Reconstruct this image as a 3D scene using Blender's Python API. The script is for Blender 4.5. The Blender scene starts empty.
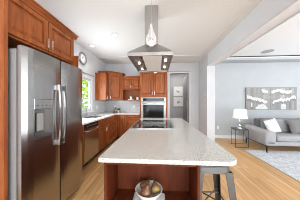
import bpy, bmesh, math, random
from mathutils import Matrix, Vector
random.seed(7)
S = bpy.context.scene
COL = S.collection
PI = math.pi

# ---------------------------------------------------------------- camera
cd = bpy.data.cameras.new('camera'); cam = bpy.data.objects.new('camera', cd); COL.objects.link(cam)
cam.location = (0, 0, 1.33); cam.rotation_euler = (PI/2, 0, math.radians(3.74))
cd.sensor_width = 36; cd.lens = 15.6; cd.shift_y = 1.5/300
cd.clip_start = 0.05; cd.clip_end = 200
S.camera = cam
S.cycles.filter_width = 0.9
# ---------------------------------------------------------------- world, lights, exposure
S.view_settings.view_transform = 'Standard'
S.view_settings.look = 'None'
S.view_settings.gamma = 1
S.view_settings.use_curve_mapping = False
S.view_settings.exposure = 0.42
W = bpy.data.worlds.new('world'); S.world = W; W.use_nodes = True
bgn = W.node_tree.nodes['Background']; bgn.inputs[0].default_value = (0.86, 0.93, 1.0, 1); bgn.inputs[1].default_value = 2.6

def area(name, loc, rot, sx, sy, power, color=(1, 1, 1)):
    l = bpy.data.lights.new(name, 'AREA'); l.shape = 'RECTANGLE'; l.size = sx; l.size_y = sy
    l.energy = power; l.color = color
    o = bpy.data.objects.new(name, l); o.location = loc; o.rotation_euler = rot; COL.objects.link(o); return o
area('daylight_rear', (1.9, -3.0, 1.45), (PI/2+0.38, 0, 0), 6.0, 2.3, 180, (0.89, 0.945, 1.0))
area('daylight_living', (6.3, 1.6, 1.5), (PI/2+0.38, 0, PI/2), 4.0, 2.2, 82, (0.91, 0.955, 1.0))
area('daylight_sink_window', (-1.99, 3.2, 1.6), (PI/2, 0, -PI/2), 1.1, 0.8, 25, (0.88, 0.94, 1.0))
area('hall_fill', (0.9, 5.75, 2.7), (0, 0, 0), 0.5, 0.5, 7, (1, 0.95, 0.88))  # fill added to brighten the hall, no visible fixture behind it

# ---------------------------------------------------------------- materials
def mat(name, color, rough=0.5, metal=0.0, spec=0.5, emit=None, estr=0, trans=0, alpha=1):
    m = bpy.data.materials.new(name); m.use_nodes = True
    b = m.node_tree.nodes['Principled BSDF']
    b.inputs['Base Color'].default_value = (*color, 1); b.inputs['Roughness'].default_value = rough
    b.inputs['Metallic'].default_value = metal; b.inputs['Specular IOR Level'].default_value = spec
    if emit: b.inputs['Emission Color'].default_value = (*emit, 1); b.inputs['Emission Strength'].default_value = estr
    if trans: b.inputs['Transmission Weight'].default_value = trans
    return m
def nd(m, t, **kw):
    n = m.node_tree.nodes.new(t)
    for k, v in kw.items(): setattr(n, k, v)
    return n
def lk(m, a, b): m.node_tree.links.new(a, b)
def bs(m): return m.node_tree.nodes['Principled BSDF']
def noisy(m, c1, c2, scale=(5, 5, 5), nscale=1.0, detail=4, bump=0.0, lo=0.3, hi=0.7, dist=0.0):
    tc = nd(m, 'ShaderNodeTexCoord'); mp = nd(m, 'ShaderNodeMapping'); mp.inputs['Scale'].default_value = scale
    no = nd(m, 'ShaderNodeTexNoise'); no.inputs['Scale'].default_value = nscale; no.inputs['Detail'].default_value = detail
    no.inputs['Distortion'].default_value = dist
    cr = nd(m, 'ShaderNodeValToRGB')
    cr.color_ramp.elements[0].position = lo; cr.color_ramp.elements[0].color = (*c1, 1)
    cr.color_ramp.elements[1].position = hi; cr.color_ramp.elements[1].color = (*c2, 1)
    lk(m, tc.outputs['Object'], mp.inputs[0]); lk(m, mp.outputs[0], no.inputs['Vector'])
    lk(m, no.outputs['Fac'], cr.inputs[0]); lk(m, cr.outputs[0], bs(m).inputs['Base Color'])
    if bump:
        bp = nd(m, 'ShaderNodeBump'); bp.inputs['Strength'].default_value = bump; bp.inputs['Distance'].default_value = 0.01
        lk(m, no.outputs['Fac'], bp.inputs['Height']); lk(m, bp.outputs[0], bs(m).inputs['Normal'])
    return m
def paint(name, c, var=0.03, rough=0.7):
    return noisy(mat(name, c, rough), tuple(x*(1-var) for x in c), tuple(min(1, x*(1+var)) for x in c), (3, 3, 3), 1, 3)

M = {}
M['wall'] = paint('wall_paint', (0.62, 0.63, 0.65))
M['wall_living'] = paint('living_wall_paint', (0.46, 0.48, 0.495))
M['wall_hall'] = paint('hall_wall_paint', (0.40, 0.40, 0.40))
M['ceiling'] = noisy(mat('ceiling_paint', (0.7, 0.7, 0.68), 0.9), (0.83, 0.84, 0.845), (0.88, 0.89, 0.895), (1, 1, 1), 60, 3, bump=0.15)
M['ceiling_border'] = paint('ceiling_border_paint', (0.82, 0.82, 0.805), 0.01, 0.9)
M['beam'] = paint('beam_paint', (0.78, 0.80, 0.84), 0.01)
M['trim'] = paint('white_trim_paint', (0.74, 0.75, 0.77), 0.01, 0.4)
M['wood'] = noisy(mat('cherry_wood', (0.4, 0.15, 0.05), 0.4, 0, 0.3), (0.17, 0.036, 0.009), (0.43, 0.128, 0.032), (14, 14, 1.6), 1.6, 6, lo=0.25, hi=0.75, dist=0.8)
M['wood_h'] = noisy(mat('cherry_wood_horizontal', (0.4, 0.15, 0.05), 0.4, 0, 0.3), (0.17, 0.036, 0.009), (0.43, 0.128, 0.032), (1.6, 1.6, 14), 1.6, 6, lo=0.25, hi=0.75, dist=0.8)
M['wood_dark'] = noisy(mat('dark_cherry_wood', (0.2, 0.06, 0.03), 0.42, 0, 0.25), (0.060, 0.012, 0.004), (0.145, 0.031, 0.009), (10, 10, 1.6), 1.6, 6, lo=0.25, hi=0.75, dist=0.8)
M['toe_and_gap_shade'] = mat('toe_kick_and_gap_shade', (0.03, 0.018, 0.012), 0.7)
M['black'] = noisy(mat('black_metal', (0.015, 0.015, 0.015), 0.45, 0.3), (0.012,)*3, (0.02,)*3, (8, 8, 8), 2)
M['dark'] = noisy(mat('dark_rubber', (0.03, 0.03, 0.03), 0.7), (0.02,)*3, (0.035,)*3, (8, 8, 8), 2)
def steel(name, c, rough, sc):
    m = mat(name, c, rough, 1.0)
    noisy(m, tuple(x*0.975 for x in c), tuple(min(1, x*1.02) for x in c), sc, 1.0, 4)
    return m
M['steel'] = steel('brushed_stainless_steel', (0.50, 0.49, 0.48), 0.22, (2, 2, 120))
M['steel_oven'] = steel('oven_stainless_steel', (0.36, 0.355, 0.35), 0.42, (2, 2, 120))
M['handle_steel'] = steel('handle_steel', (0.34, 0.335, 0.33), 0.3, (20, 20, 20))
M['steel_hood'] = steel('brushed_hood_steel', (0.42, 0.405, 0.39), 0.35, (120, 2, 2))
M['grey_side'] = noisy(mat('grey_enamel', (0.28, 0.28, 0.28), 0.5), (0.27,)*3, (0.31,)*3, (90, 90, 90), 1, bump=0.2)
M['nickel'] = steel('satin_nickel', (0.72, 0.70, 0.68), 0.25, (9, 9, 9))
M['chrome'] = steel('polished_chrome', (0.8, 0.8, 0.82), 0.08, (5, 5, 5))
M['gunmetal'] = steel('gunmetal_steel', (0.13, 0.128, 0.128), 0.45, (6, 6, 30))
M['oven_glass'] = noisy(mat('oven_window_glass', (0.012, 0.012, 0.013), 0.1, 0, 0.22), (0.010,)*3, (0.016,)*3, (4, 4, 4), 1)
M['bglass'] = noisy(mat('black_glass', (0.012, 0.012, 0.013), 0.06, 0, 0.3), (0.010,)*3, (0.014,)*3, (4, 4, 4), 1)
M['quartz'] = noisy(mat('speckled_quartz', (0.7, 0.69, 0.65), 0.16), (0.36, 0.35, 0.325), (0.67, 0.66, 0.62), (1, 1, 1), 92, 3, lo=0.36, hi=0.54)
M['quartz_w'] = noisy(mat('white_quartz', (0.75, 0.75, 0.73), 0.2), (0.68, 0.675, 0.66), (0.82, 0.81, 0.80), (1, 1, 1), 150, 2, lo=0.36, hi=0.5)
M['white'] = paint('white_ceramic', (0.80, 0.79, 0.76), 0.01, 0.25)
M['plastic'] = paint('white_plastic', (0.78, 0.78, 0.78), 0.01, 0.4)
M['linen'] = noisy(mat('white_linen', (0.75, 0.73, 0.7), 0.9), (0.68, 0.66, 0.63), (0.8, 0.79, 0.76), (200, 200, 200), 1, bump=0.3)
M['fab'] = noisy(mat('light_grey_fabric', (0.33, 0.33, 0.34), 0.95), (0.30, 0.30, 0.31), (0.40, 0.40, 0.41), (150, 150, 150), 1, bump=0.3)
M['fab_mid'] = noisy(mat('grey_cushion_fabric', (0.28, 0.28, 0.29), 0.95), (0.25, 0.255, 0.265), (0.33, 0.335, 0.345), (150, 150, 150), 1, bump=0.3)
M['fab_dark'] = noisy(mat('taupe_grey_fabric', (0.19, 0.185, 0.18), 0.95), (0.16, 0.155, 0.15), (0.22, 0.215, 0.21), (150, 150, 150), 1, bump=0.3)
M['knit'] = noisy(mat('white_knit', (0.72, 0.72, 0.71), 0.95), (0.58, 0.58, 0.57), (0.80, 0.80, 0.79), (1, 1, 1), 45, 1, bump=0.6, lo=0.4, hi=0.6)
M['rug'] = noisy(mat('grey_rug_pile', (0.45, 0.47, 0.5), 0.98), (0.42, 0.44, 0.47), (0.66, 0.68, 0.71), (1, 1, 1), 14, 8, bump=0.4, lo=0.35, hi=0.65, dist=1.5)
M['rug_edge'] = paint('rug_border_pile', (0.52, 0.53, 0.53), 0.05, 0.95)
M['leaf'] = noisy(mat('green_leaf', (0.06, 0.16, 0.03), 0.55), (0.035, 0.11, 0.02), (0.10, 0.24, 0.05), (20, 20, 20), 1)
M['garden_leaf'] = noisy(mat('garden_leaf', (0.3, 0.5, 0.1), 0.6), (0.22, 0.38, 0.05), (0.55, 0.72, 0.15), (5, 5, 5), 1)
M['bark'] = noisy(mat('tree_bark', (0.1, 0.07, 0.05), 0.9), (0.07, 0.05, 0.03), (0.14, 0.1, 0.07), (9, 9, 2), 2)
M['grass'] = noisy(mat('lawn_grass', (0.15, 0.3, 0.05), 0.9), (0.12, 0.24, 0.04), (0.2, 0.36, 0.08), (2, 2, 2), 3)
M['copper'] = steel('copper_wire', (0.55, 0.30, 0.20), 0.3, (9, 9, 9))
M['pear'] = noisy(mat('ripe_pear_skin', (0.3, 0.15, 0.08), 0.35), (0.14, 0.045, 0.022), (0.29, 0.15, 0.065), (1, 1, 1), 22, 4, lo=0.35, hi=0.7)
M['pear_g'] = noisy(mat('green_pear_skin', (0.3, 0.25, 0.06), 0.35), (0.20, 0.08, 0.035), (0.34, 0.25, 0.08), (1, 1, 1), 14, 4, lo=0.4, hi=0.62)
M['book'] = paint('book_cover', (0.55, 0.50, 0.46), 0.04)
M['bronze'] = steel('dark_bronze', (0.10, 0.07, 0.05), 0.4, (9, 9, 9))
M['bulb'] = mat('lit_bulb', (1, 1, 1), 0.5, emit=(1, 0.96, 0.88), estr=5)
M['pendant_bulb'] = mat('lit_pendant_bulb', (1, 1, 1), 0.5, emit=(1, 0.98, 0.93), estr=3)
M['led'] = mat('lit_diffuser', (1, 1, 1), 0.5, emit=(1, 0.97, 0.92), estr=6)
def shade_mat():
    m = mat('lamp_shade_linen', (0.86, 0.86, 0.84), 0.9)
    t = nd(m, 'ShaderNodeBsdfTranslucent'); t.inputs[0].default_value = (0.9, 0.88, 0.84, 1)
    mx = nd(m, 'ShaderNodeMixShader'); mx.inputs[0].default_value = 0.35
    out = m.node_tree.nodes['Material Output']
    lk(m, bs(m).outputs[0], mx.inputs[1]); lk(m, t.outputs[0], mx.inputs[2]); lk(m, mx.outputs[0], out.inputs[0]); return m
M['shade'] = shade_mat()
def pane_mat(name, k, tint=(1, 1, 1)):
    m = mat(name, (1, 1, 1), 0.02)
    tr = nd(m, 'ShaderNodeBsdfTransparent'); tr.inputs[0].default_value = (*tint, 1)
    gl = nd(m, 'ShaderNodeBsdfGlossy'); gl.inputs['Roughness'].default_value = 0.03
    lw = nd(m, 'ShaderNodeLayerWeight'); lw.inputs[0].default_value = 0.5
    pw = nd(m, 'ShaderNodeMath', operation='POWER'); pw.inputs[1].default_value = 4; lk(m, lw.outputs['Facing'], pw.inputs[0])
    fr = nd(m, 'ShaderNodeMapRange'); fr.inputs['To Min'].default_value = 0.04; fr.inputs['To Max'].default_value = k*2; lk(m, pw.outputs[0], fr.inputs[0])
    mx = nd(m, 'ShaderNodeMixShader'); out = m.node_tree.nodes['Material Output']
    lk(m, fr.outputs[0], mx.inputs[0]); lk(m, tr.outputs[0], mx.inputs[1]); lk(m, gl.outputs[0], mx.inputs[2]); lk(m, mx.outputs[0], out.inputs[0])
    return m
M['pane'] = pane_mat('window_pane_glass', 0.3)
M['faucet'] = steel('faucet_steel', (0.38, 0.38, 0.39), 0.2, (5, 5, 5))
M['glass'] = pane_mat('blown_clear_glass', 0.4, (0.80, 0.84, 0.84))
def frosted():
    m = mat('seeded_glass', (0.95, 0.95, 0.95), 0.15)
    tr = nd(m, 'ShaderNodeBsdfTransparent'); tl = nd(m, 'ShaderNodeBsdfTranslucent'); tl.inputs[0].default_value = (0.95, 0.95, 0.95, 1)
    a1 = nd(m, 'ShaderNodeMixShader'); a1.inputs[0].default_value = 0.5; a2 = nd(m, 'ShaderNodeMixShader')
    fr = nd(m, 'ShaderNodeLayerWeight'); fr.inputs[0].default_value = 0.35
    mr = nd(m, 'ShaderNodeMapRange'); mr.inputs['To Min'].default_value = 0.06; mr.inputs['To Max'].default_value = 0.6
    lk(m, fr.outputs['Facing'], mr.inputs[0]); lk(m, bs(m).outputs[0], a1.inputs[1]); lk(m, tl.outputs[0], a1.inputs[2])
    lk(m, mr.outputs[0], a2.inputs[0]); lk(m, tr.outputs[0], a2.inputs[1]); lk(m, a1.outputs[0], a2.inputs[2])
    lk(m, a2.outputs[0], m.node_tree.nodes['Material Output'].inputs[0]); return m
M['seeded'] = frosted()
def brick(name, axes, c1, c2, cm, bw, rh, ms, rough, sq=1, offset=0.5, noise=0.0, bump=0.0):
    m = mat(name, c1, rough)
    tc = nd(m, 'ShaderNodeTexCoord'); sp = nd(m, 'ShaderNodeSeparateXYZ'); cb = nd(m, 'ShaderNodeCombineXYZ')
    lk(m, tc.outputs['Object'], sp.inputs[0]); lk(m, sp.outputs[axes[0]], cb.inputs[0]); lk(m, sp.outputs[axes[1]], cb.inputs[1])
    br = nd(m, 'ShaderNodeTexBrick'); br.offset = offset
    br.inputs['Color1'].default_value = (*c1, 1); br.inputs['Color2'].default_value = (*c2, 1); br.inputs['Mortar'].default_value = (*cm, 1)
    br.inputs['Scale'].default_value = 1; br.inputs['Brick Width'].default_value = bw; br.inputs['Row Height'].default_value = rh
    br.inputs['Mortar Size'].default_value = ms; br.inputs['Bias'].default_value = 0
    lk(m, cb.outputs[0], br.inputs['Vector'])
    src = br.outputs['Color']
    if noise:
        mp = nd(m, 'ShaderNodeMapping'); mp.inputs['Scale'].default_value = (1.2, 22, 1); lk(m, cb.outputs[0], mp.inputs[0])
        no = nd(m, 'ShaderNodeTexNoise'); no.inputs['Scale'].default_value = 1.5; no.inputs['Detail'].default_value = 5; no.inputs['Distortion'].default_value = 0.6
        lk(m, mp.outputs[0], no.inputs['Vector'])
        mr = nd(m, 'ShaderNodeMapRange'); mr.inputs['To Min'].default_value = 1-noise; mr.inputs['To Max'].default_value = 1+noise
        mr.inputs['From Min'].default_value = 0.25; mr.inputs['From Max'].default_value = 0.75
        lk(m, no.outputs['Fac'], mr.inputs[0])
        vm = nd(m, 'ShaderNodeVectorMath', operation='SCALE'); lk(m, src, vm.inputs[0]); lk(m, mr.outputs[0], vm.inputs['Scale']); src = vm.outputs[0]
    lk(m, src, bs(m).inputs['Base Color'])
    return m
M['floor'] = brick('oak_plank_floor', (1, 0), (0.72, 0.43, 0.19), (0.55, 0.31, 0.122), (0.22, 0.11, 0.045), 0.9, 0.083, 0.0016, 0.33, offset=0.37, noise=0.22)
M['tile_x'] = brick('grey_tile_left', (1, 2), (0.55, 0.575, 0.57), (0.60, 0.625, 0.62), (0.74, 0.75, 0.75), 0.3, 0.1, 0.003, 0.2)
M['tile_y'] = brick('grey_tile_back', (0, 2), (0.55, 0.575, 0.57), (0.60, 0.625, 0.62), (0.74, 0.75, 0.75), 0.3, 0.1, 0.003, 0.2)

# ---------------------------------------------------------------- helpers
OFF = Vector((0, 0, 0))      # where the section being built stands
class MB:
    """collects shapes into one mesh, world coordinates"""
    def __init__(s, mtx=None): s.bm = bmesh.new(); s.m = mtx or Matrix.Identity(4)
    def _x(s, vs): bmesh.ops.transform(s.bm, matrix=s.m, verts=vs)
    def box(s, x0, x1, y0, y1, z0, z1, bev=0.0, seg=1):
        r = bmesh.ops.create_cube(s.bm, size=1); vs = r['verts']
        bmesh.ops.scale(s.bm, vec=(x1-x0, y1-y0, z1-z0), verts=vs)
        bmesh.ops.translate(s.bm, vec=((x0+x1)/2, (y0+y1)/2, (z0+z1)/2), verts=vs)
        if bev:
            es = list({e for v in vs for e in v.link_edges})
            r = bmesh.ops.bevel(s.bm, geom=es, offset=bev, segments=seg, profile=0.5, affect='EDGES')
            vs = list({v for f in r['faces'] for v in f.verts} | {v for v in vs if v.is_valid})
        s._x(vs); return s
    def prism(s, pts, z0, z1, bev=0):
        a = [s.bm.verts.new((x, y, z0)) for x, y in pts]; b = [s.bm.verts.new((x, y, z1)) for x, y in pts]
        n = len(pts)
        fs = [s.bm.faces.new(list(reversed(a))), s.bm.faces.new(b)]
        for i in range(n): fs.append(s.bm.faces.new((a[i], a[(i+1) % n], b[(i+1) % n], b[i])))
        vs = a+b
        if bev:
            es = list(fs[1].edges)
            r = bmesh.ops.bevel(s.bm, geom=es, offset=bev, segments=2, profile=0.5, affect='EDGES')
            vs = list({v for f in r['faces'] for v in f.verts} | {v for v in vs if v.is_valid})
        s._x(vs); return s
    def hexa(s, lo, hi):
        """loft between two 4-point 3-D loops"""
        a = [s.bm.verts.new(p) for p in lo]; b = [s.bm.verts.new(p) for p in hi]
        s.bm.faces.new(list(reversed(a))); s.bm.faces.new(b)
        for i in range(len(a)): s.bm.faces.new((a[i], a[(i+1) % len(a)], b[(i+1) % len(a)], b[i]))
        s._x(a+b); return s
    def tube(s, pts, r, n=10, cap=True, closed=False):
        pts = [Vector(p) for p in pts]; rs = r if isinstance(r, (list, tuple)) else [r]*len(pts)
        rings = []; up = None; N = len(pts)
        for i, p in enumerate(pts):
            if closed: d = pts[(i+1) % N]-pts[i-1]
            else: d = pts[min(i+1, N-1)]-pts[max(i-1, 0)]
            d.normalize()
            if up is None: up = d.orthogonal().normalized()
            else:
                up = up-d*up.dot(d)
                up = up.normalized() if up.length > 1e-6 else d.orthogonal().normalized()
            v = d.cross(up)
            rings.append([s.bm.verts.new(p+(up*math.cos(2*PI*k/n)+v*math.sin(2*PI*k/n))*rs[i]) for k in range(n)])
        for i in range(N if closed else N-1):
            A, B = rings[i], rings[(i+1) % N]
            for k in range(n): s.bm.faces.new((A[k], A[(k+1) % n], B[(k+1) % n], B[k]))
        if cap and not closed: s.bm.faces.new(list(reversed(rings[0]))); s.bm.faces.new(rings[-1])
        s._x([v for q in rings for v in q]); return s
    def lathe(s, prof, c=(0, 0, 0), n=32, axis=None):
        """prof: (radius, height) list; closed at the ends where radius is 0"""
        R = Matrix.Identity(3) if axis is None else Vector((0, 0, 1)).rotation_difference(Vector(axis)).to_matrix()
        c = Vector(c); rings = []
        for r, h in prof:
            if r < 1e-6: rings.append([s.bm.verts.new(c+R@Vector((0, 0, h)))])
            else: rings.append([s.bm.verts.new(c+R@Vector((r*math.cos(2*PI*k/n), r*math.sin(2*PI*k/n), h))) for k in range(n)])
        for A, B in zip(rings, rings[1:]):
            for k in range(n):
                k2 = (k+1) % n
                if len(A) == 1 and len(B) == 1: continue
                if len(A) == 1: s.bm.faces.new((A[0], B[k2], B[k]))
                elif len(B) == 1: s.bm.faces.new((A[k], A[k2], B[0]))
                else: s.bm.faces.new((A[k], A[k2], B[k2], B[k]))
        s._x([v for q in rings for v in q]); return s
    def build(s, name, m, parent=None, smooth=False, mod=None):
        bmesh.ops.recalc_face_normals(s.bm, faces=s.bm.faces)
        off = Vector((0, 0, 0)); p = parent
        while p is not None: off += p.location; p = p.parent
        bmesh.ops.translate(s.bm, vec=OFF-off, verts=s.bm.verts)
        me = bpy.data.meshes.new(name); s.bm.to_mesh(me); s.bm.free()
        me.materials.append(m)
        if smooth:
            for f in me.polygons: f.use_smooth = True
            try: me.set_sharp_from_angle(angle=math.radians(40))
            except Exception: pass
        o = bpy.data.objects.new(name, me); COL.objects.link(o)
        if parent: o.parent = parent
        return o
def thing(name, label, cat, loc, group=None):
    o = bpy.data.objects.new(name, None); COL.objects.link(o); o.location = Vector(loc)+OFF; o.empty_display_size = 0.1
    return tag(o, label, cat, group)
def tag(o, label, cat, group=None):
    o['label'] = label; o['category'] = cat
    if group: o['group'] = group
    return o
def struct(o): o['kind'] = 'structure'; return o
def copy_thing(src, loc, label, group=None):
    def rec(o, par):
        c = o.copy(); COL.objects.link(c); c.parent = par
        for ch in [x for x in bpy.data.objects if x.parent == o]: rec(ch, c)
        return c
    r = rec(src, None); r.location = loc; r['label'] = label
    if group: r['group'] = group
    return r
def face_mtx(o, u, n):
    """local x along u, local y INTO the cabinet (minus n), z up, origin o"""
    u = Vector(u).normalized(); n = Vector(n).normalized()
    m = Matrix.Identity(4)
    for i in range(3): m[i][0] = u[i]; m[i][1] = -n[i]; m[i][2] = (0, 0, 1)[i]; m[i][3] = o[i]
    return m
def panel_door(parent, o, u, n, w, h, name='door', handle=None, wood=None, s=0.055, label=None):
    F = face_mtx(o, u, n); g = 0.005; s = min(s, w*0.25, h*0.3)
    b = MB(F)
    b.box(g, s, -0.024, -0.001, g, h-g, 0.003); b.box(w-s, w-g, -0.024, -0.001, g, h-g, 0.003)
    b.box(s, w-s, -0.0235, -0.001, g, s, 0.003); b.box(s, w-s, -0.0235, -0.001, h-s, h-g, 0.003)
    b.box(s-0.002, w-s+0.002, -0.004, -0.001, s-0.002, h-s+0.002)
    q = 0.018; t = min(0.03, (w-2*s)*0.2, (h-2*s)*0.2)
    if w-2*s > 0.08 and h-2*s > 0.08:
        x0, x1, z0, z1 = s+q*0.5, w-s-q*0.5, s+q*0.5, h-s-q*0.5
        lo = [(x0, -0.004, z0), (x1, -0.004, z0), (x1, -0.004, z1), (x0, -0.004, z1)]
        hi = [(x0+t, -0.021, z0+t), (x1-t, -0.021, z0+t), (x1-t, -0.021, z1-t), (x0+t, -0.021, z1-t)]
        b.hexa(lo, hi)
    d = b.build(name, wood or M['wood'], parent)
    if handle: pull(d, o, u, n, *handle)
    return d
def pull(parent, o, u, n, x, z, kind, L=0.11, y=-0.024):
    h = MB(face_mtx(o, u, n))
    if kind == 'v': a, c = (x, 0, z-L/2), (x, 0, z+L/2)
    else: a, c = (x-L/2, 0, z), (x+L/2, 0, z)
    off = Vector((0, y-0.028, 0)); dz = Vector((0, 0, 0.012)) if kind == 'v' else Vector((0.012, 0, 0))
    a, c = Vector(a), Vector(c)
    h.tube([a+off, c+off], 0.005, 8); h.tube([a+dz+Vector((0, y, 0)), a+dz+off], 0.004, 8); h.tube([c-dz+Vector((0, y, 0)), c-dz+off], 0.004, 8)
    hn = h.build('handle', M['nickel'], parent, True)
    return hn
def arc_rect(x0, x1, y0, y1, r, n=8):
    """r = radii at (x0,y0),(x1,y0),(x1,y1),(x0,y1)"""
    out = []
    for (cx, cy, a0, rr) in ((x0, y0, PI, r[0]), (x1, y0, 1.5*PI, r[1]), (x1, y1, 0, r[2]), (x0, y1, PI/2, r[3])):
        sx = 1 if cx == x0 else -1; sy = 1 if cy == y0 else -1
        for k in range(n+1):
            a = a0+PI/2*k/n; out.append((cx+sx*rr+rr*math.cos(a), cy+sy*rr+rr*math.sin(a)))
    return out

# ================================================================ SETTING
XL, YB, ZC = -2.07, 5.05, 2.83
YR, XR = -3.2, 6.6
YLV = 4.87
struct(MB().box(XL-0.15, XR+0.15, YR-0.15, 6.55, -0.12, 0).build('floor', M['floor']))
struct(MB().box(XL-0.15, 1.54, YR-0.15, 6.55, ZC, ZC+0.12).build('ceiling', M['ceiling']))
struct(MB().box(1.74, XR+0.15, YR-0.15, YLV+0.15, ZC, ZC+0.12).build('ceiling_living', M['ceiling']))
b = MB().box(XL, 1.54, 4.28, YB, ZC-0.012, ZC-0.0005)
b.box(1.37, 1.54, YR, 4.28, ZC-0.012, ZC-0.0005); struct(b.build('trim_1', M['ceiling_border']))
# left wall with the sink window opening
WY0, WY1, WZ0, WZ1 = 2.38, 3.88, 1.06, 2.0
b = MB(); b.box(XL-0.1, XL, YR, WY0, 0, ZC).box(XL-0.1, XL, WY1, YB+0.12, 0, ZC).box(XL-0.1, XL, WY0, WY1, 0, WZ0).box(XL-0.1, XL, WY0, WY1, WZ1, ZC)
struct(b.build('wall_left', M['wall']))
# back wall with doorway
DX0, DX1, DZ = 0.43, 1.17, 2.42
b = MB(); b.box(XL, DX0, YB, YB+0.12, 0, ZC).box(DX1, 1.9, YB, YB+0.12, 0, ZC).box(DX0, DX1, YB, YB+0.12, DZ, ZC)
struct(b.build('wall_back', M['wall']))
struct(MB().box(1.54, 1.74, 4.19, YB, 0, ZC).build('wall_right', M['wall']))
struct(MB().box(1.54, 1.74, YR, 4.19, 2.45, ZC+0.12).build('trim_2', M['beam']))     # dropped beam of the wide opening
# casing of the opening end
b = MB().box(1.528, 1.54, 4.188, 4.23, 0, 2.45).box(1.74, 1.752, 4.188, 4.23, 0, 2.46).box(1.53, 1.54, YR, 4.188, 2.44, 2.47).box(1.74, 1.752, YR, 4.188, 2.43, 2.47)
struct(b.build('trim_3', M['trim']))
struct(MB().box(1.74, XR+0.15, YLV, YLV+0.12, 0, ZC).build('wall_living', M['wall_living']))
struct(MB().box(1.745, XR, YLV-0.016, YLV, 0, 0.11, 0.003).build('baseboard_living', M['trim']))
# bulkhead in living room, white lip, and a dark strip painting the slot's shadow above it
struct(MB().box(1.745, XR, 4.51, YLV-0.001, ZC-0.12, ZC-0.001).build('trim_4', M['wall_living']))
struct(MB().box(1.745, XR, 4.485, 4.51, ZC-0.065, ZC-0.034).build('trim_5', M['trim']))
struct(MB().box(1.745, XR, 4.495, 4.5095, ZC-0.033, ZC-0.001).build('trim_slot_shade', M['toe_and_gap_shade']))
# right living wall with broad window, rear wall with patio window
b = MB(); b.box(XR, XR+0.15, YR, -0.6, 0, ZC).box(XR, XR+0.15, 3.7, YLV, 0, ZC).box(XR, XR+0.15, -0.6, 3.7, 0, 0.35).box(XR, XR+0.15, -0.6, 3.7, 2.4, ZC)
struct(b.build('wall_living_right', M['wall_living']))
b = MB(); b.box(XL-0.15, -1.2, YR-0.15, YR, 0, ZC).box(5.0, XR+0.15, YR-0.15, YR, 0, ZC).box(-1.2, 5.0, YR-0.15, YR, 2.5, ZC).box(-1.2, 5.0, YR-0.15, YR, 0, 0.25)
struct(b.build('wall_rear', M['wall']))
def window(name, F, w, h, n, d=0.15):
    """frame + panes in local frame: x along the wall, y outward, z up; origin at the opening's lower corner"""
    b = MB(F); s = 0.05
    b.box(0, w, d*0.3, d*0.7, 0, s).box(0, w, d*0.3, d*0.7, h-s, h).box(0, s, d*0.3, d*0.7, s, h-s).box(w-s, w, d*0.3, d*0.7, s, h-s)
    for k in range(1, n): b.box(w*k/n-s/2, w*k/n+s/2, d*0.3, d*0.7, s, h-s)
    fr = struct(b.build(name, M['trim']))
    for k in range(n):
        g = MB(F).box(w*k/n+s*0.5, w*(k+1)/n-s*0.5, d*0.48, d*0.52, s*0.9, h-s*0.9).build('pane', M['pane'], fr)
    return fr
w1 = window('window_1', face_mtx((XL, WY0, WZ0), (0, 1, 0), (1, 0, 0)), WY1-WY0, WZ1-WZ0, 2, 0.07)
window('window_2', face_mtx((XR, 3.7, 0.35), (0, -1, 0), (-1, 0, 0)), 4.3, 2.05, 4)
window('window_3', face_mtx((-1.2, YR, 0.25), (1, 0, 0), (0, 1, 0)), 6.2, 2.25, 5)
# casing around the sink window
b = MB(); X = XL
b.box(X, X+0.02, WY1, WY1+0.09, WZ0-0.02, WZ1+0.0, 0.003).box(X, X+0.02, WY0-0.11, WY0, WZ0-0.02, WZ1, 0.003)
b.box(X, X+0.026, WY0-0.13, WY1+0.10, WZ1, WZ1+0.11, 0.003).box(X, X+0.05, WY0-0.13, WY1+0.10, WZ0-0.045, WZ0-0.02, 0.003)
struct(b.build('trim_7', M['trim']))
struct(MB().box(X, X+0.045, WY0-0.15, WY1+0.12, WZ1+0.11, WZ1+0.135, 0.003).build('trim_8', M['grey_side']))
# doorway casing and hall
b = MB(); y0 = YB-0.018
b.box(DX0-0.07, DX0, y0, YB, 0, DZ, 0.003).box(DX1, DX1+0.04, y0, YB, 0, DZ, 0.003).box(DX0-0.07, DX1+0.05, y0-0.004, YB, DZ, DZ+0.05, 0.003)
struct(b.build('trim_9', M['trim']))
struct(MB().box(DX0-0.08, DX1+0.06, y0-0.012, YB, DZ+0.05, DZ+0.062).build('trim_10', M['grey_side']))
b = MB(); b.box(-0.2, 2.3, 6.4, 6.55, 0, ZC).box(-0.3, -0.2, YB+0.12, 6.55, 0, ZC).box(2.3, 2.4, YB+0.12, 6.55, 0, ZC)
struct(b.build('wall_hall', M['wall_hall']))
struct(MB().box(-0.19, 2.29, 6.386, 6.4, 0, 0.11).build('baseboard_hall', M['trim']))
# backsplash tiles
struct(MB().box(XL, XL+0.008, 2.03, YB-0.008, 0.916, 1.013).box(XL, XL+0.008, WY1+0.102, YB-0.008, 1.013, 1.368).build('wall_backsplash_left', M['tile_x']))
struct(MB().box(XL+0.008, -0.645, YB-0.008, YB, 0.916, 1.368).build('wall_backsplash_back', M['tile_y']))
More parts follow.
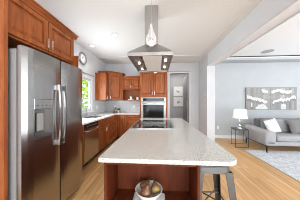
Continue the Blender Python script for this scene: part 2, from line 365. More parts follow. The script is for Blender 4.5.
# outside
struct(MB().box(-14, XL-0.15, -8, 14, -0.3, -0.2).build('ground', M['grass']))
def tree(loc, r, h, label):
    t = thing('garden_tree', label, 'tree', (loc[0], loc[1], -0.2), 'trees outside the sink window')
    MB().tube([(loc[0], loc[1], -0.2), (loc[0]+0.03, loc[1], h*0.5), (loc[0], loc[1]+0.04, h)], [0.09, 0.07, 0.04]).build('trunk', M['bark'], t, True)
    b = MB(); rnd = random.Random(int(loc[1]*10))
    for _ in range(1500):
        d = Vector((rnd.gauss(0, 1), rnd.gauss(0, 1), rnd.gauss(0, 1))).normalized()*r*rnd.uniform(0.55, 1)
        c = Vector((loc[0], loc[1], h))+Vector((d.x, d.y, d.z*1.25)); a = Vector((rnd.uniform(-1, 1), rnd.uniform(-1, 1), rnd.uniform(-1, 1))).normalized()
        q = a.orthogonal().normalized(); L = 0.11
        vs = [b.bm.verts.new(c+p) for p in (a*L, q*L*0.5, -a*L, -q*L*0.5)]
        b.bm.faces.new(vs)
    f = b.build('foliage', M['garden_leaf'], t)
tree((-4.6, 7.1, 0), 1.25, 1.6, 'leafy yellow-green tree outside the sink window, the nearer one')
tree((-8.2, 10.6, 0), 1.6, 2.4, 'leafy yellow-green tree outside the sink window, the farther taller one')

# ================================================================ REFRIGERATOR AND ITS SURROUND
YB = 5.12; OFF = Vector((0, -0.07, 0))
FX = -1.18
fr = thing('refrigerator', 'tall stainless steel side-by-side refrigerator with water dispenser', 'refrigerator', (-1.6, 1.585, 0))
MB().box(-2.0, -1.255, 1.135, 2.035, 0.02, 1.80, 0.004).box(-1.9, -1.30, 1.16, 2.01, 0.0, 0.03).build('cabinet_body', M['grey_side'], fr)
MB().box(-1.255, -1.235, 1.15, 2.02, 0.08, 1.79).build('door_gasket', M['dark'], fr)
MB().box(-1.33, -1.235, 1.15, 2.02, 0.0, 0.066, 0.003).build('kick_grille', M['dark'], fr)
def curved_slab(b, y0, y1, z0, z1, xb, xf, bulge, n=10, hole=None):
    """slab with slightly convex front; optional rectangular hole (y0,y1,z0,z1)"""
    ys = [y0+(y1-y0)*k/n for k in range(n+1)]
    if hole: ys = sorted(set([y for y in ys if not (hole[0]-0.012 < y < hole[1]+0.012)]+[hole[0], hole[1]]))
    def fx(y): return xf-bulge*(((y-(y0+y1)/2)/((y1-y0)/2))**4)
    for a, c in zip(ys, ys[1:]):
        segs = [(z0, z1)]
        if hole and a >= hole[0]-1e-6 and c <= hole[1]+1e-6: segs = [(z0, hole[2]), (hole[3], z1)]
        for (p, q) in segs:
            b.hexa([(xb, a, p), (fx(a), a, p), (fx(c), c, p), (xb, c, p)], [(xb, a, q), (fx(a), a, q), (fx(c), c, q), (xb, c, q)])
    bmesh.ops.remove_doubles(b.bm, verts=b.bm.verts, dist=0.0005)
YS = 1.585
b = MB(); curved_slab(b, 1.13, YS-0.005, 0.07, 1.825, -1.234, FX+0.004, 0.02, hole=(1.232, 1.458, 0.965, 1.355))
d1 = b.build('freezer_door', M['steel'], fr, True)
b = MB(); curved_slab(b, YS+0.005, 2.04, 0.07, 1.825, -1.234, FX+0.004, 0.02)
d2 = b.build('refrigerator_door', M['steel'], fr, True)
for d, yy in ((d1, YS-0.075), (d2, YS+0.0)):
    b = MB(); q = [(0.036+0.022*math.sin(PI*k/10), 1.525-0.70*k/10) for k in range(11)]
    for (o1, h1), (o2, h2) in zip(q, q[1:]):
        b.hexa([(FX+o1-0.012, yy-0.014, h1), (FX+o1+0.006, yy-0.011, h1), (FX+o1+0.006, yy+0.011, h1), (FX+o1-0.012, yy+0.014, h1)],
               [(FX+o2-0.012, yy-0.014, h2), (FX+o2+0.006, yy-0.011, h2), (FX+o2+0.006, yy+0.011, h2), (FX+o2-0.012, yy+0.014, h2)])
    for h in (1.49, 0.86): b.box(FX-0.002, FX+0.032, yy-0.009, yy+0.009, h-0.03, h+0.03, 0.003)
    b.build('handle', M['handle_steel'], d)
dp = MB().box(-1.215, FX+0.002, 1.233, 1.457, 1.255, 1.354, 0.003).build('control_panel', M['steel'], d1)
# recess liner: open box
b = MB()
b.box(-1.232, -1.225, 1.233, 1.457, 0.966, 1.254).box(-1.225, FX, 1.233, 1.240, 0.966, 1.254).box(-1.225, FX, 1.450, 1.457, 0.966, 1.254).box(-1.225, FX+0.012, 1.240, 1.450, 0.966, 0.985)
b.build('dispenser_recess', steel('dark_steel_liner', (0.27, 0.255, 0.245), 0.35, (8, 8, 8)), d1)
MB().box(-1.224, -1.20, 1.29, 1.36, 1.03, 1.215, 0.006).build('dispenser_paddle', M['grey_side'], d1)
for k in range(4): MB().box(FX+0.0025, FX+0.004, 1.26+k*0.05, 1.275+k*0.05, 1.285, 1.292).build('button', M['dark'], dp)

def crown(b, F, x0, x1, z, d=0.06, h=0.07):
    """crown moulding strip in a face frame"""
    prof = [(0, z), (-0.012, z), (-0.018, z+h*0.25), (-d*0.7, z+h*0.75), (-d, z+h*0.8), (-d, z+h), (0, z+h)]
    a = [b.bm.verts.new(F@Vector((x0, y, q))) for y, q in prof]; c = [b.bm.verts.new(F@Vector((x1, y, q))) for y, q in prof]
    n = len(prof)
    b.bm.faces.new(a); b.bm.faces.new(list(reversed(c)))
    for i in range(n): b.bm.faces.new((a[i], a[(i+1) % n], c[(i+1) % n], c[i]))
CFX = -1.37
up = thing('refrigerator_surround', 'tall cherry wood surround boxing in the refrigerator with two doors above', 'cabinet', (-1.7, 1.585, 0))
MB().box(-2.065, -1.29, 1.075, 1.105, 0, 2.33).build('end_panel', M['wood'], up)
MB().box(-2.065, -1.29, 2.062, 2.092, 0, 2.06).box(-2.065, CFX, 2.062, 2.092, 2.06, 2.33).build('end_panel', M['wood'], up)
MB().box(-2.065, CFX, 1.107, 2.060, 1.93, 2.33).build('cabinet_box', M['wood'], up)
F = face_mtx((CFX, 1.107, 1.94), (0, 1, 0), (1, 0, 0))
# facing +X: to a viewer y increases to the left... doors run along Y
dw = (2.060-1.107)/2
panel_door(up, (CFX, 1.107, 1.945), (0, 1, 0), (1, 0, 0), dw, 0.375, handle=(dw-0.03, 0.085, 'v'))
panel_door(up, (CFX, 1.107+dw, 1.945), (0, 1, 0), (1, 0, 0), dw, 0.375, handle=(0.03, 0.085, 'v'))
b = MB(); crown(b, face_mtx((CFX, 1.0, 0), (0, 1, 0), (1, 0, 0)), 0.05, 1.13, 2.33); crown(b, face_mtx((-2.06, 2.092, 0), (1, 0, 0), (0, 1, 0)), 0, 0.70, 2.33)
b.box(-2.06, CFX, 1.05, 2.092, 2.33, 2.35); b.build('crown_moulding', M['wood_h'], up)

# ================================================================ BASE CABINETS, LEFT RUN
BX = -1.45
def base_unit(y0, y1, label, fronts):
    t = thing('base_cabinet', label, 'cabinet', ((BX+XL)/2, (y0+y1)/2, 0), 'base cabinets under the white worktop')
    MB().box(XL+0.01, BX, y0+0.001, y1-0.001, 0.1, 0.884).build('cabinet_box', M['wood'], t)
    MB().box(XL+0.05, BX-0.07, y0+0.001, y1-0.001, 0, 0.099).build('toe_kick', M['toe_and_gap_shade'], t)
    for f in fronts(y0, y1-y0): 
        kind, a, c, z0, z1, h = f
        panel_door(t, (BX, y0+a, z0), (0, 1, 0), (1, 0, 0), c-a, z1-z0, name=kind, handle=h, wood=M['wood_h'] if kind == 'drawer' else M['wood'], s=0.05 if kind == 'door' else 0.035)
    return t
base_unit(2.10, 2.485, 'narrow cherry base cabinet between the refrigerator surround and the dishwasher', lambda y, w: [('drawer', 0, w, 0.72, 0.88, (w/2, 0.08, 'h')), ('door', 0, w, 0.11, 0.71, (w-0.05, 0.5, 'v'))])
base_unit(3.095, 3.95, 'wide cherry base cabinet with two doors under the sink', lambda y, w: [('false_front', 0.01, w-0.01, 0.72, 0.88, None), ('door', 0, w/2, 0.11, 0.71, (w/2-0.04, 0.48, 'v')), ('door', w/2, w, 0.11, 0.71, (0.04, 0.48, 'v'))])
base_unit(3.95, 4.42, 'cherry base cabinet stacked with four drawers right of the sink', lambda y, w: [('drawer', 0, w, 0.72, 0.88, (w/2, 0.08, 'h')), ('drawer', 0, w, 0.52, 0.71, (w/2, 0.095, 'h')), ('drawer', 0, w, 0.32, 0.51, (w/2, 0.095, 'h')), ('drawer', 0, w, 0.11, 0.31, (w/2, 0.1, 'h'))])
# dishwasher
dwr = thing('dishwasher', 'stainless steel dishwasher with black control strip beside the refrigerator', 'dishwasher', ((BX+XL)/2, 2.79, 0))
MB().box(XL+0.03, BX-0.01, 2.492, 3.088, 0.1, 0.882).box(XL+0.05, BX-0.08, 2.50, 3.08, 0, 0.1).build('tub', M['dark'], dwr)
dd = MB().box(BX-0.009, BX+0.022, 2.494, 3.086, 0.11, 0.765, 0.004).build('door', M['steel'], dwr)
cp = MB().box(BX-0.009, BX+0.018, 2.494, 3.086, 0.770, 0.880, 0.004).build('control_panel', M['bglass'], dwr)
pts = [(BX+0.02, 2.53, 0.735), (BX+0.055, 2.54, 0.735), (BX+0.062, 2.66, 0.732), (BX+0.065, 2.79, 0.73), (BX+0.062, 2.92, 0.732), (BX+0.055, 3.04, 0.735), (BX+0.02, 3.05, 0.735)]
MB().tube(pts, 0.011, 10).build('handle', M['chrome'], dd, True)
for k in range(6): MB().box(BX+0.0185, BX+0.0195, 2.60+k*0.07, 2.63+k*0.07, 0.82, 0.826).build('button', M['plastic'], cp)
# back run
def back_unit(x0, x1, label, fronts):
    t = thing('base_cabinet', label, 'cabinet', ((x0+x1)/2, 4.81, 0), 'base cabinets under the white worktop')
    MB().box(x0+0.001, x1-0.001, 4.5, YB-0.01, 0.1, 0.884).build('cabinet_box', M['wood'], t)
    MB().box(x0+0.001, x1-0.001, 4.57, YB-0.05, 0, 0.099).build('toe_kick', M['toe_and_gap_shade'], t)
    for kind, a, c, z0, z1, h in fronts(x1-x0):
        panel_door(t, (x0+a, 4.5, z0), (1, 0, 0), (0, -1, 0), c-a, z1-z0, name=kind, handle=h, wood=M['wood_h'] if kind == 'drawer' else M['wood'], s=0.05 if kind == 'door' else 0.035)
back_unit(-1.428, -1.10, 'narrow cherry base cabinet with one full-height door in the corner', lambda w: [('door', 0.02, w, 0.11, 0.88, None)])
back_unit(-1.10, -0.645, 'cherry base cabinet with a drawer over a door, left of the oven', lambda w: [('drawer', 0, w, 0.72, 0.88, (w/2, 0.08, 'h')), ('door', 0, w, 0.11, 0.71, (0.05, 0.5, 'v'))])
t = thing('corner_base_cabinet', 'blind cherry corner base cabinet where the two runs meet', 'cabinet', (-1.75, 4.78, 0))
MB().box(XL+0.01, -1.43, 4.422, YB-0.01, 0.1, 0.884).build('cabinet_box', M['wood'], t)
MB().box(XL+0.05, -1.5, 4.43, YB-0.05, 0, 0.099).build('toe_kick', M['toe_and_gap_shade'], t)
# worktop with sink cut-out
SX0, SX1, SY0, SY1 = -1.93, -1.56, 3.2, 3.86
b = MB(); e = -1.415; z0, z1 = 0.885, 0.915
b.box(XL+0.009, e, 2.095, SY0, z0, z1).box(XL+0.009, SX0, SY0, SY1, z0, z1).box(SX1, e, SY0, SY1, z0, z1).box(XL+0.009, e, SY1, YB-0.01, z0, z1).box(e, -0.645, 4.465, YB-0.01, z0, z1)
bmesh.ops.remove_doubles(b.bm, verts=b.bm.verts, dist=0.0004)
tag(b.build('kitchen_worktop', M['quartz_w']), 'white quartz L-shaped worktop along the window wall', 'countertop')
# sink
b = MB(); x0, x1, y0, y1, zb = SX0+0.002, SX1-0.002, SY0+0.002, SY1-0.002, 0.886
sk = thing('kitchen_sink', 'stainless steel undermount sink set in the white worktop', 'sink', ((SX0+SX1)/2, (SY0+SY1)/2, 0.886))
b.box(x0, x0+0.004, y0, y1, zb, 0.912).box(x1-0.004, x1, y0, y1, zb, 0.912).box(x0+0.004, x1-0.004, y0, y0+0.004, zb, 0.912).box(x0+0.004, x1-0.004, y1-0.004, y1, zb, 0.912).box(x0+0.004, x1-0.004, y0+0.004, y1-0.004, zb, zb+0.003)
b.build('basin', steel('sink_steel', (0.28, 0.28, 0.28), 0.35, (5, 5, 5)), sk)
MB().lathe([(0, 0.0), (0.035, 0.0), (0.035, 0.004), (0, 0.004)], ((SX0+SX1)/2, (SY0+SY1)/2, zb+0.0032), 20).build('drain', M['chrome'], sk, True)
# faucet
fx, fy = -1.985, 3.55
fa = thing('kitchen_faucet', 'chrome gooseneck faucet behind the sink', 'faucet', (fx, fy, 0.916))
MB().lathe([(0, 0), (0.026, 0), (0.026, 0.01), (0.018, 0.03), (0.016, 0.10), (0, 0.10)], (fx, fy, 0.916), 20).build('base', M['faucet'], fa, True)
pts = [(fx, fy, 1.01), (fx, fy, 1.16)]+[(fx+0.075-0.075*math.cos(PI*k/8), fy, 1.16+0.075*math.sin(PI*k/8)) for k in range(1, 9)]+[(fx+0.15, fy, 1.10)]
MB().tube(pts, [0.011]*(len(pts)-2)+[0.013, 0.016], 12).build('spout', M['faucet'], fa, True)
MB().tube([(fx, fy+0.016, 0.98), (fx, fy+0.04, 0.985), (fx+0.01, fy+0.09, 1.01)], [0.008, 0.007, 0.005], 8).build('lever', M['faucet'], fa, True)
sd = thing('soap_dispenser', 'small chrome soap dispenser beside the faucet', 'dispenser', (-1.99, 3.32, 0.916))
MB().lathe([(0, 0), (0.02, 0), (0.02, 0.01), (0.011, 0.02), (0.011, 0.07), (0, 0.07)], (-1.99, 3.32, 0.916), 16).build('base', M['faucet'], sd, True)
MB().tube([(-1.99, 3.32, 0.985), (-1.99, 3.32, 1.01), (-1.93, 3.32, 1.005)], 0.006, 8).build('spout', M['faucet'], sd, True)

# ================================================================ UPPER CABINETS
t = thing('wall_cabinet', 'narrow cherry upper cabinet on the window wall beside the corner cabinet', 'cabinet', (-1.9, 4.31, 1.37))
MB().box(XL+0.005, -1.73, 4.2, 4.419, 1.37, 2.235).build('cabinet_box', M['wood'], t)
panel_door(t, (-1.73, 4.2, 1.375), (0, 1, 0), (1, 0, 0), 0.218, 0.855, handle=(0.03, 0.09, 'v'), s=0.05)
b = MB(); crown(b, face_mtx((-1.73, 4.2, 0), (0, 1, 0), (1, 0, 0)), -0.03, 0.18, 2.235, 0.03, 0.03); crown(b, face_mtx((XL+0.005, 4.2, 0), (1, 0, 0), (0, -1, 0)), 0, 0.36, 2.235, 0.03, 0.03)
b.build('crown_moulding', M['wood_h'], t)
t = thing('corner_wall_cabinet', 'taller cherry corner upper cabinet with a diagonal door and crown moulding', 'cabinet', (-1.75, 4.8, 1.37))
poly = [(XL+0.005, YB-0.01), (XL+0.005, 4.421), (-1.73, 4.421), (-1.331, 4.78), (-1.331, YB-0.01)]
MB().prism(poly, 1.37, 2.31).build('cabinet_box', M['wood'], t)
A = Vector((-1.73, 4.421, 0)); B = Vector((-1.331, 4.78, 0)); u = (B-A).normalized(); n = Vector((u.y, -u.x, 0)); L = (B-A).length
o = A+u*0.03; panel_door(t, (o.x, o.y, 1.375), u, n, L-0.06, 0.925, handle=(0.035, 0.1, 'v'), s=0.06)
b = MB(); crown(b, face_mtx((A.x, A.y, 0), u, n), -0.05, L+0.03, 2.31, 0.055, 0.065)
crown(b, face_mtx((-1.331, 4.74, 0), (0, 1, 0), (1, 0, 0)), 0, 0.35, 2.31, 0.055, 0.065); crown(b, face_mtx((XL+0.005, 4.421, 0), (1, 0, 0), (0, -1, 0)), 0, 0.36, 2.31, 0.04, 0.065)
b.prism(poly, 2.311, 2.33); b.build('crown_moulding', M['wood_h'], t)
t = thing('wall_cabinet', 'short cherry two-door upper cabinet with an open shelf niche below', 'cabinet', (-1.0, 4.95, 1.37))
x0, x1 = -1.329, -0.648
b = MB(); b.box(x0, x1, 4.78, YB-0.01, 1.77, 2.20).box(x0, x0+0.02, 4.78, YB-0.01, 1.39, 1.77).box(x1-0.02, x1, 4.78, YB-0.01, 1.39, 1.77).box(x0+0.02, x1-0.02, YB-0.022, YB-0.01, 1.39, 1.77)
b.build('cabinet_box', M['wood'], t)
MB().box(x0, x1, 4.775, YB-0.01, 1.368, 1.39, 0.003).build('shelf', M['wood_h'], t)
w = (x1-x0)/2
panel_door(t, (x0, 4.78, 1.795), (1, 0, 0), (0, -1, 0), w, 0.40, handle=(w-0.03, 0.09, 'v'))
panel_door(t, (x0+w, 4.78, 1.795), (1, 0, 0), (0, -1, 0), w, 0.40, handle=(0.03, 0.09, 'v'))
b = MB(); crown(b, face_mtx((x0, 4.78, 0), (1, 0, 0), (0, -1, 0)), 0, x1-x0, 2.20, 0.045, 0.05); b.build('crown_moulding', M['wood_h'], t)

# ================================================================ OVEN COLUMN
OX0, OX1, OY = -0.640, 0.29, 4.5
oc = thing('oven_cabinet', 'tall cherry cabinet housing the wall oven, two doors above it', 'cabinet', ((OX0+OX1)/2, 4.8, 0))
b = MB(); b.box(OX0, OX0+0.035, OY, YB-0.005, 0.1, 2.38).box(OX1-0.03, OX1, OY, YB-0.005, 0.1, 2.38)
b.box(OX0+0.035, OX1-0.03, OY, YB-0.005, 1.475, 2.38).box(OX0+0.035, OX1-0.03, OY, YB-0.005, 0.1, 0.62).box(OX0+0.035, OX1-0.03, YB-0.02, YB-0.005, 0.62, 1.475)
b.build('cabinet_box', M['wood'], oc)
MB().box(OX0+0.01, OX1-0.01, OY+0.07, YB-0.02, 0, 0.1).build('toe_kick', M['toe_and_gap_shade'], oc)
w = (OX1-OX0)/2
panel_door(oc, (OX0+0.01, OY, 1.51), (1, 0, 0), (0, -1, 0), w-0.01, 0.85, handle=(w-0.05, 0.1, 'v'), s=0.065)
panel_door(oc, (OX0+w, OY, 1.51), (1, 0, 0), (0, -1, 0), w-0.01, 0.85, handle=(0.04, 0.1, 'v'), s=0.065)
panel_door(oc, (OX0+0.01, OY, 0.13), (1, 0, 0), (0, -1, 0), 2*w-0.02, 0.46, name='drawer', handle=(w, 0.38, 'h'), wood=M['wood_h'])
b = MB(); crown(b, face_mtx((OX0, OY, 0), (1, 0, 0), (0, -1, 0)), 0, OX1-OX0, 2.38, 0.045, 0.05); b.build('crown_moulding', M['wood_h'], oc)
wo = thing('wall_oven', 'stainless steel built-in wall oven with black glass window', 'oven', (-0.17, 4.75, 0.63))
a0, a1 = OX0+0.04, OX1-0.035
MB().box(a0, a1, OY+0.004, YB-0.05, 0.63, 1.47).build('oven_body', M['dark'], wo)
MB().box(a0-0.0, a1, OY-0.022, OY+0.003, 1.325, 1.47, 0.004).build('control_panel', M['steel_oven'], wo)
MB().box(a0+0.07, a1-0.07, OY-0.025, OY-0.0225, 1.352, 1.44).build('display', M['bglass'], wo)
od = MB().box(a0, a1, OY-0.028, OY+0.003, 0.66, 1.31, 0.005).build('oven_door', M['steel_oven'], wo)
MB().box(a0+0.08, a1-0.08, OY-0.032, OY-0.0285, 0.76, 1.215, 0.001).build('window', M['oven_glass'], od)
b = MB(); b.tube([(a0+0.04, OY-0.07, 1.262), (a1-0.04, OY-0.07, 1.262)], 0.012, 12).tube([(a0+0.07, OY-0.028, 1.262), (a0+0.07, OY-0.07, 1.262)], 0.009, 8).tube([(a1-0.07, OY-0.028, 1.262), (a1-0.07, OY-0.07, 1.262)], 0.009, 8)
b.build('handle', M['chrome'], od, True)

# ================================================================ ISLAND
OFF = Vector((0, 0, 0)); YB = 5.05
IX0, IX1, IY0, IY1 = -0.444, 0.577, 0.927, 3.31
isl = thing('island_cabinet', 'dark cherry kitchen island base with open shelves at its near end', 'cabinet', (-0.05, 2.1, 0))
bx0, bx1, by0, by1 = -0.41, 0.30, 0.957, 3.28
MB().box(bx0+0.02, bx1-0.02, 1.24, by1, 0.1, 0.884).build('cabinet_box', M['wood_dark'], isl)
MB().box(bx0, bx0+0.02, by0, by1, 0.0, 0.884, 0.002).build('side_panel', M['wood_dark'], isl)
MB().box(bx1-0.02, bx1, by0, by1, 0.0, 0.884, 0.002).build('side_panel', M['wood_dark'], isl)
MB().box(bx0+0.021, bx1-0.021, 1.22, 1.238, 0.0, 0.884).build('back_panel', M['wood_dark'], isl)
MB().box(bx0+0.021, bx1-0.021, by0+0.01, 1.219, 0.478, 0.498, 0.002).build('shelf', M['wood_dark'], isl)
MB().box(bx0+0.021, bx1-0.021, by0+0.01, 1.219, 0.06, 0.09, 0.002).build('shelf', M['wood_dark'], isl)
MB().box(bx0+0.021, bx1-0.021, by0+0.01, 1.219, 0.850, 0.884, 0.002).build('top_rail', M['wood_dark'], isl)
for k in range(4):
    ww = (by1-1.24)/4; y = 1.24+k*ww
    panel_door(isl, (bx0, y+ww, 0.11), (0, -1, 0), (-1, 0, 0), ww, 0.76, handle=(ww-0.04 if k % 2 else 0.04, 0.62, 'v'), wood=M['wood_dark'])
pts = arc_rect(IX0, IX1, IY0, IY1, (0.008, 0.10, 0.10, 0.008))
tag(MB().prism(pts, 0.8845, 0.915, 0.004).build('island_worktop', M['quartz']), 'large pale speckled quartz top on the kitchen island, rounded right corners', 'countertop')
# cooktop
ck = thing('cooktop', 'black glass cooktop in a stainless frame set in the island top', 'cooktop', (-0.09, 2.4, 0.916))
b = MB(); c0, c1, e0, e1 = -0.438, 0.256, 1.96, 2.84
zt = 0.928
b.box(c0, c0+0.09, e0, e1, 0.916, zt, 0.003).box(c1-0.045, c1, e0, e1, 0.916, zt, 0.003).box(c0+0.09, c1-0.045, e0, e0+0.03, 0.916, zt, 0.003).box(c0+0.09, c1-0.045, e1-0.03, e1, 0.916, zt, 0.003)
b.build('frame', M['steel'], ck)
gl = MB().box(c0+0.09, c1-0.045, e0+0.03, e1-0.03, 0.9165, zt-0.001).build('glass_top', M['bglass'], ck)
for (bx, by, r) in ((-0.2, 2.15, 0.09), (0.07, 2.15, 0.075), (-0.2, 2.62, 0.075), (0.07, 2.62, 0.09), (-0.06, 2.39, 0.06)):
    MB().lathe([(r-0.004, 0), (r, 0), (r, 0.0006), (r-0.004, 0.0006), (r-0.004, 0)], (bx, by, zt-0.0008), 32).build('burner_ring', M['grey_side'], gl)
for k in range(5):
    MB().lathe([(0, 0), (0.022, 0), (0.02, 0.018), (0.016, 0.022), (0, 0.022)], (c0+0.045, 2.08+k*0.16, zt+0.0003), 20).build('knob', M['bronze'], ck, True)

# ================================================================ RANGE HOOD
HX, HY0, HY1, HZ = -0.11, 1.71, 2.69, 1.935
hd = thing('range_hood', 'stainless steel island range hood with chimney hanging over the cooktop', 'range hood', (HX, 2.2, HZ))
hx0, hx1 = HX-0.303, HX+0.303
b = MB()
t_ = 0.012
b.box(hx0, hx1, HY0, HY0+t_, HZ, HZ+0.05, 0.002).box(hx0, hx1, HY1-t_, HY1, HZ, HZ+0.05, 0.002).box(hx0, hx0+t_, HY0+t_, HY1-t_, HZ, HZ+0.05).box(hx1-t_, hx1, HY0+t_, HY1-t_, HZ, HZ+0.05)
b.build('rim', M['steel_hood'], hd)
b = MB(); lo = [(hx0, HY0, HZ+0.0505), (hx1, HY0, HZ+0.0505), (hx1, HY1, HZ+0.0505), (hx0, HY1, HZ+0.0505)]
cx0, cx1, cy0, cy1 = HX-0.105, HX+0.105, 2.02, 2.38
hi = [(cx0-0.005, cy0-0.005, 2.215), (cx1+0.005, cy0-0.005, 2.215), (cx1+0.005, cy1+0.005, 2.215), (cx0-0.005, cy1+0.005, 2.215)]
b.hexa(lo, hi).build('canopy', M['steel_hood'], hd)
MB().box(cx0, cx1, cy0, cy1, 2.2155, ZC-0.002, 0.002).build('chimney', M['steel_hood'], hd)
up_ = MB().box(hx0+t_, hx1-t_, HY0+t_, HY1-t_, HZ+0.025, HZ+0.035).build('underside_panel', steel('hood_underside_steel', (0.42, 0.38, 0.35), 0.4, (6, 6, 6)), hd)
MB().box(HX-0.11, HX+0.155, HY0+0.06, HY1-0.06, HZ+0.008, HZ+0.0248, 0.004).build('filter_panel', noisy(mat('pale_filter_reflection', (0.8, 0.78, 0.75), 0.3, 0.0), (0.84, 0.81, 0.78), (0.90, 0.88, 0.85), (9, 9, 9), 1), hd)  # pale colour stands in for the island top reflected in the metal panel
for s_ in (0, 1):
    b = MB()
    for k in range(6): x = (hx0+0.03+k*0.024) if s_ == 0 else (hx1-0.03-k*0.02); b.box(x-0.004, x+0.004, HY0+0.05, HY1-0.05, HZ+0.018, HZ+0.0248)
    b.build('baffle_slats', M['steel_hood'], hd)
for (x, y) in ((HX-0.20, 2.09), (HX-0.20, 2.48), (HX+0.215, 1.98), (HX+0.215, 2.36)):
    l = MB().lathe([(0, 0), (0.018, 0), (0.02, 0.012), (0, 0.012)], (x, y, HZ+0.004), 20).build('hood_light', M['bulb'], hd, True)
for k in range(4):
    MB().lathe([(0, 0), (0.011, 0), (0.013, 0.012), (0, 0.012)], (HX-0.135, 1.86+k*0.19, HZ+0.010), 14).build('button', M['bronze'], hd, True)

# ================================================================ PENDANTS
def pendant(x, y, zb, label):
    t = thing('pendant_light', label, 'pendant light', (x, y, zb), 'glass teardrop pendants over the island')
    prof = [(0, 0), (0.022, 0.003), (0.040, 0.018), (0.052, 0.042), (0.055, 0.065), (0.049, 0.10), (0.034, 0.14), (0.021, 0.175), (0.013, 0.21), (0.011, 0.24)]
    sh = MB().lathe(prof+[(max(r-0.003, 0.008), h) for r, h in reversed(prof[1:])]+[(0, 0.003)], (x, y, zb), 28).build('glass_shade', M['seeded'], t, True)
    MB().lathe([(0, 0), (0.012, 0.003), (0.019, 0.016), (0.018, 0.03), (0.010, 0.045), (0, 0.05)], (x, y, zb+0.012), 20).build('bulb', M['pendant_bulb'], t, True)
    MB().lathe([(0, 0), (0.009, 0), (0.009, 0.17), (0, 0.17)], (x, y, zb+0.063), 14).build('socket', M['nickel'], t, True)
    MB().tube([(x, y, zb+0.25), (x, y, ZC-0.02)], 0.0022, 8).build('cord', M['nickel'], t, True)
    MB().lathe([(0, 0), (0.05, 0), (0.055, 0.018), (0, 0.018)], (x, y, ZC-0.02), 24).build('canopy', M['nickel'], t, True)
    return t
p1 = pendant(-0.078, 1.40, 1.93, 'clear glass teardrop pendant light hanging in front of the hood chimney')
pendant(-0.07, 3.0, 1.98, 'clear glass teardrop pendant light hanging behind the hood, only its bulb visible')

# ================================================================ CEILING FIXTURES
def downlight(x, y, z, label, grp='round recessed ceiling lights'):
    t = thing('recessed_light', label, 'ceiling light', (x, y, z), grp)
    MB().lathe([(0.055, -0.001), (0.075, -0.001), (0.078, -0.006), (0.055, -0.008), (0.055, -0.001)], (x, y, z), 28).build('trim_ring', M['plastic'], t, True)
    MB().lathe([(0, -0.001), (0.054, -0.001), (0.054, -0.004), (0, -0.004)], (x, y, z), 28).build('diffuser', M['led'], t, True)
    l = bpy.data.lights.new('recessed_light_beam', 'SPOT'); l.energy = 16; l.spot_size = 2.4; l.spot_blend = 1; l.shadow_soft_size = 0.06; l.color = (1, 0.95, 0.87)
    lo_ = bpy.data.objects.new('recessed_light_beam', l); lo_.location = (0, 0, -0.02); lo_.parent = t; COL.objects.link(lo_)
downlight(-0.98, 2.87, ZC, 'round recessed ceiling light nearest the range hood')
downlight(-1.78, 3.39, ZC, 'round recessed ceiling light near the wall clock')
t = thing('ceiling_speaker', 'round flush grey grille in the living room ceiling', 'ceiling vent', (3.25, 4.11, ZC))
MB().lathe([(0, -0.001), (0.15, -0.001), (0.155, -0.008), (0.14, -0.010), (0, -0.010)], (3.25, 4.11, ZC), 32).build('grille', paint('grey_grille', (0.42, 0.42, 0.42)), t)

# ================================================================ WALL CLOCK
ccx, ccy, ccz = XL, 3.41, 2.50
t = thing('wall_clock', 'round grey-rimmed wall clock with a white face above the window', 'clock', (ccx+0.001, ccy, ccz))
MB().lathe([(0.125, 0), (0.172, 0), (0.176, 0.02), (0.165, 0.035), (0.130, 0.03), (0.125, 0)], (ccx+0.001, ccy, ccz), 40, (1, 0, 0)).build('rim', M['steel_oven'], t, True)
fc = MB().lathe([(0, 0), (0.126, 0), (0.126, 0.012), (0, 0.012)], (ccx+0.001, ccy, ccz), 40, (1, 0, 0)).build('face', paint('clock_face', (0.62, 0.64, 0.66)), t)
for k in range(12):
    a = k*PI/6
    MB().tube([(ccx+0.0145, ccy+0.09*math.sin(a), ccz+0.09*math.cos(a)), (ccx+0.0145, ccy+0.117*math.sin(a), ccz+0.117*math.cos(a))], 0.003, 6).build('hour_mark', M['dark'], fc)
MB().tube([(ccx+0.018, ccy, ccz), (ccx+0.018, ccy-0.05, ccz+0.05)], 0.004, 6).build('hour_hand', M['dark'], t)
MB().tube([(ccx+0.022, ccy, ccz), (ccx+0.022, ccy+0.035, ccz+0.09)], 0.003, 6).build('minute_hand', M['dark'], t)

# ================================================================ SWITCHES AND OUTLETS
def plate(name, o, u, n, label, cat, grp, w=0.075, h=0.12, kind='outlet'):
    t = thing(name, label, cat, o, grp); F = face_mtx(o, u, n)
    MB(F).box(-w/2, w/2, -0.006, -0.0005, -h/2, h/2, 0.002).build('cover_plate', M['plastic'], t)
    if kind == 'outlet':
        for s_ in (-1, 1): MB(F).box(-0.016, 0.016, -0.009, -0.0062, s_*0.028-0.014, s_*0.028+0.014, 0.001).build('socket', M['linen'], t)
    else: MB(F).box(-0.016, 0.016, -0.010, -0.0062, -0.034, 0.034, 0.001).build('rocker', M['linen'], t)
plate('wall_outlet', (XL+0.008, 4.24, 1.13), (0, 1, 0), (1, 0, 0), 'white outlet on the tiles below the narrow upper cabinet', 'outlet', 'wall outlets')
plate('wall_outlet', (-0.96, YB-0.008, 1.12), (1, 0, 0), (0, -1, 0), 'white outlet on the back tiles under the shelf niche', 'outlet', 'wall outlets')
plate('wall_outlet', (-1.72, YB-0.008, 1.12), (1, 0, 0), (0, -1, 0), 'white outlet on the back tiles behind the corner tray', 'outlet', 'wall outlets')
plate('wall_outlet', (2.15, YLV, 0.39), (1, 0, 0), (0, -1, 0), 'white outlet low on the living room wall', 'outlet', 'wall outlets')
for z, nm in ((1.56, 'topmost'), (1.36, 'middle'), (1.16, 'lowest')):
    plate('light_switch', (1.54, 4.42, z), (0, -1, 0), (-1, 0, 0), 'small white switch plate, %s of three by the wide opening' % nm, 'switch', 'switch plates by the opening', kind='switch', w=0.07, h=0.1)

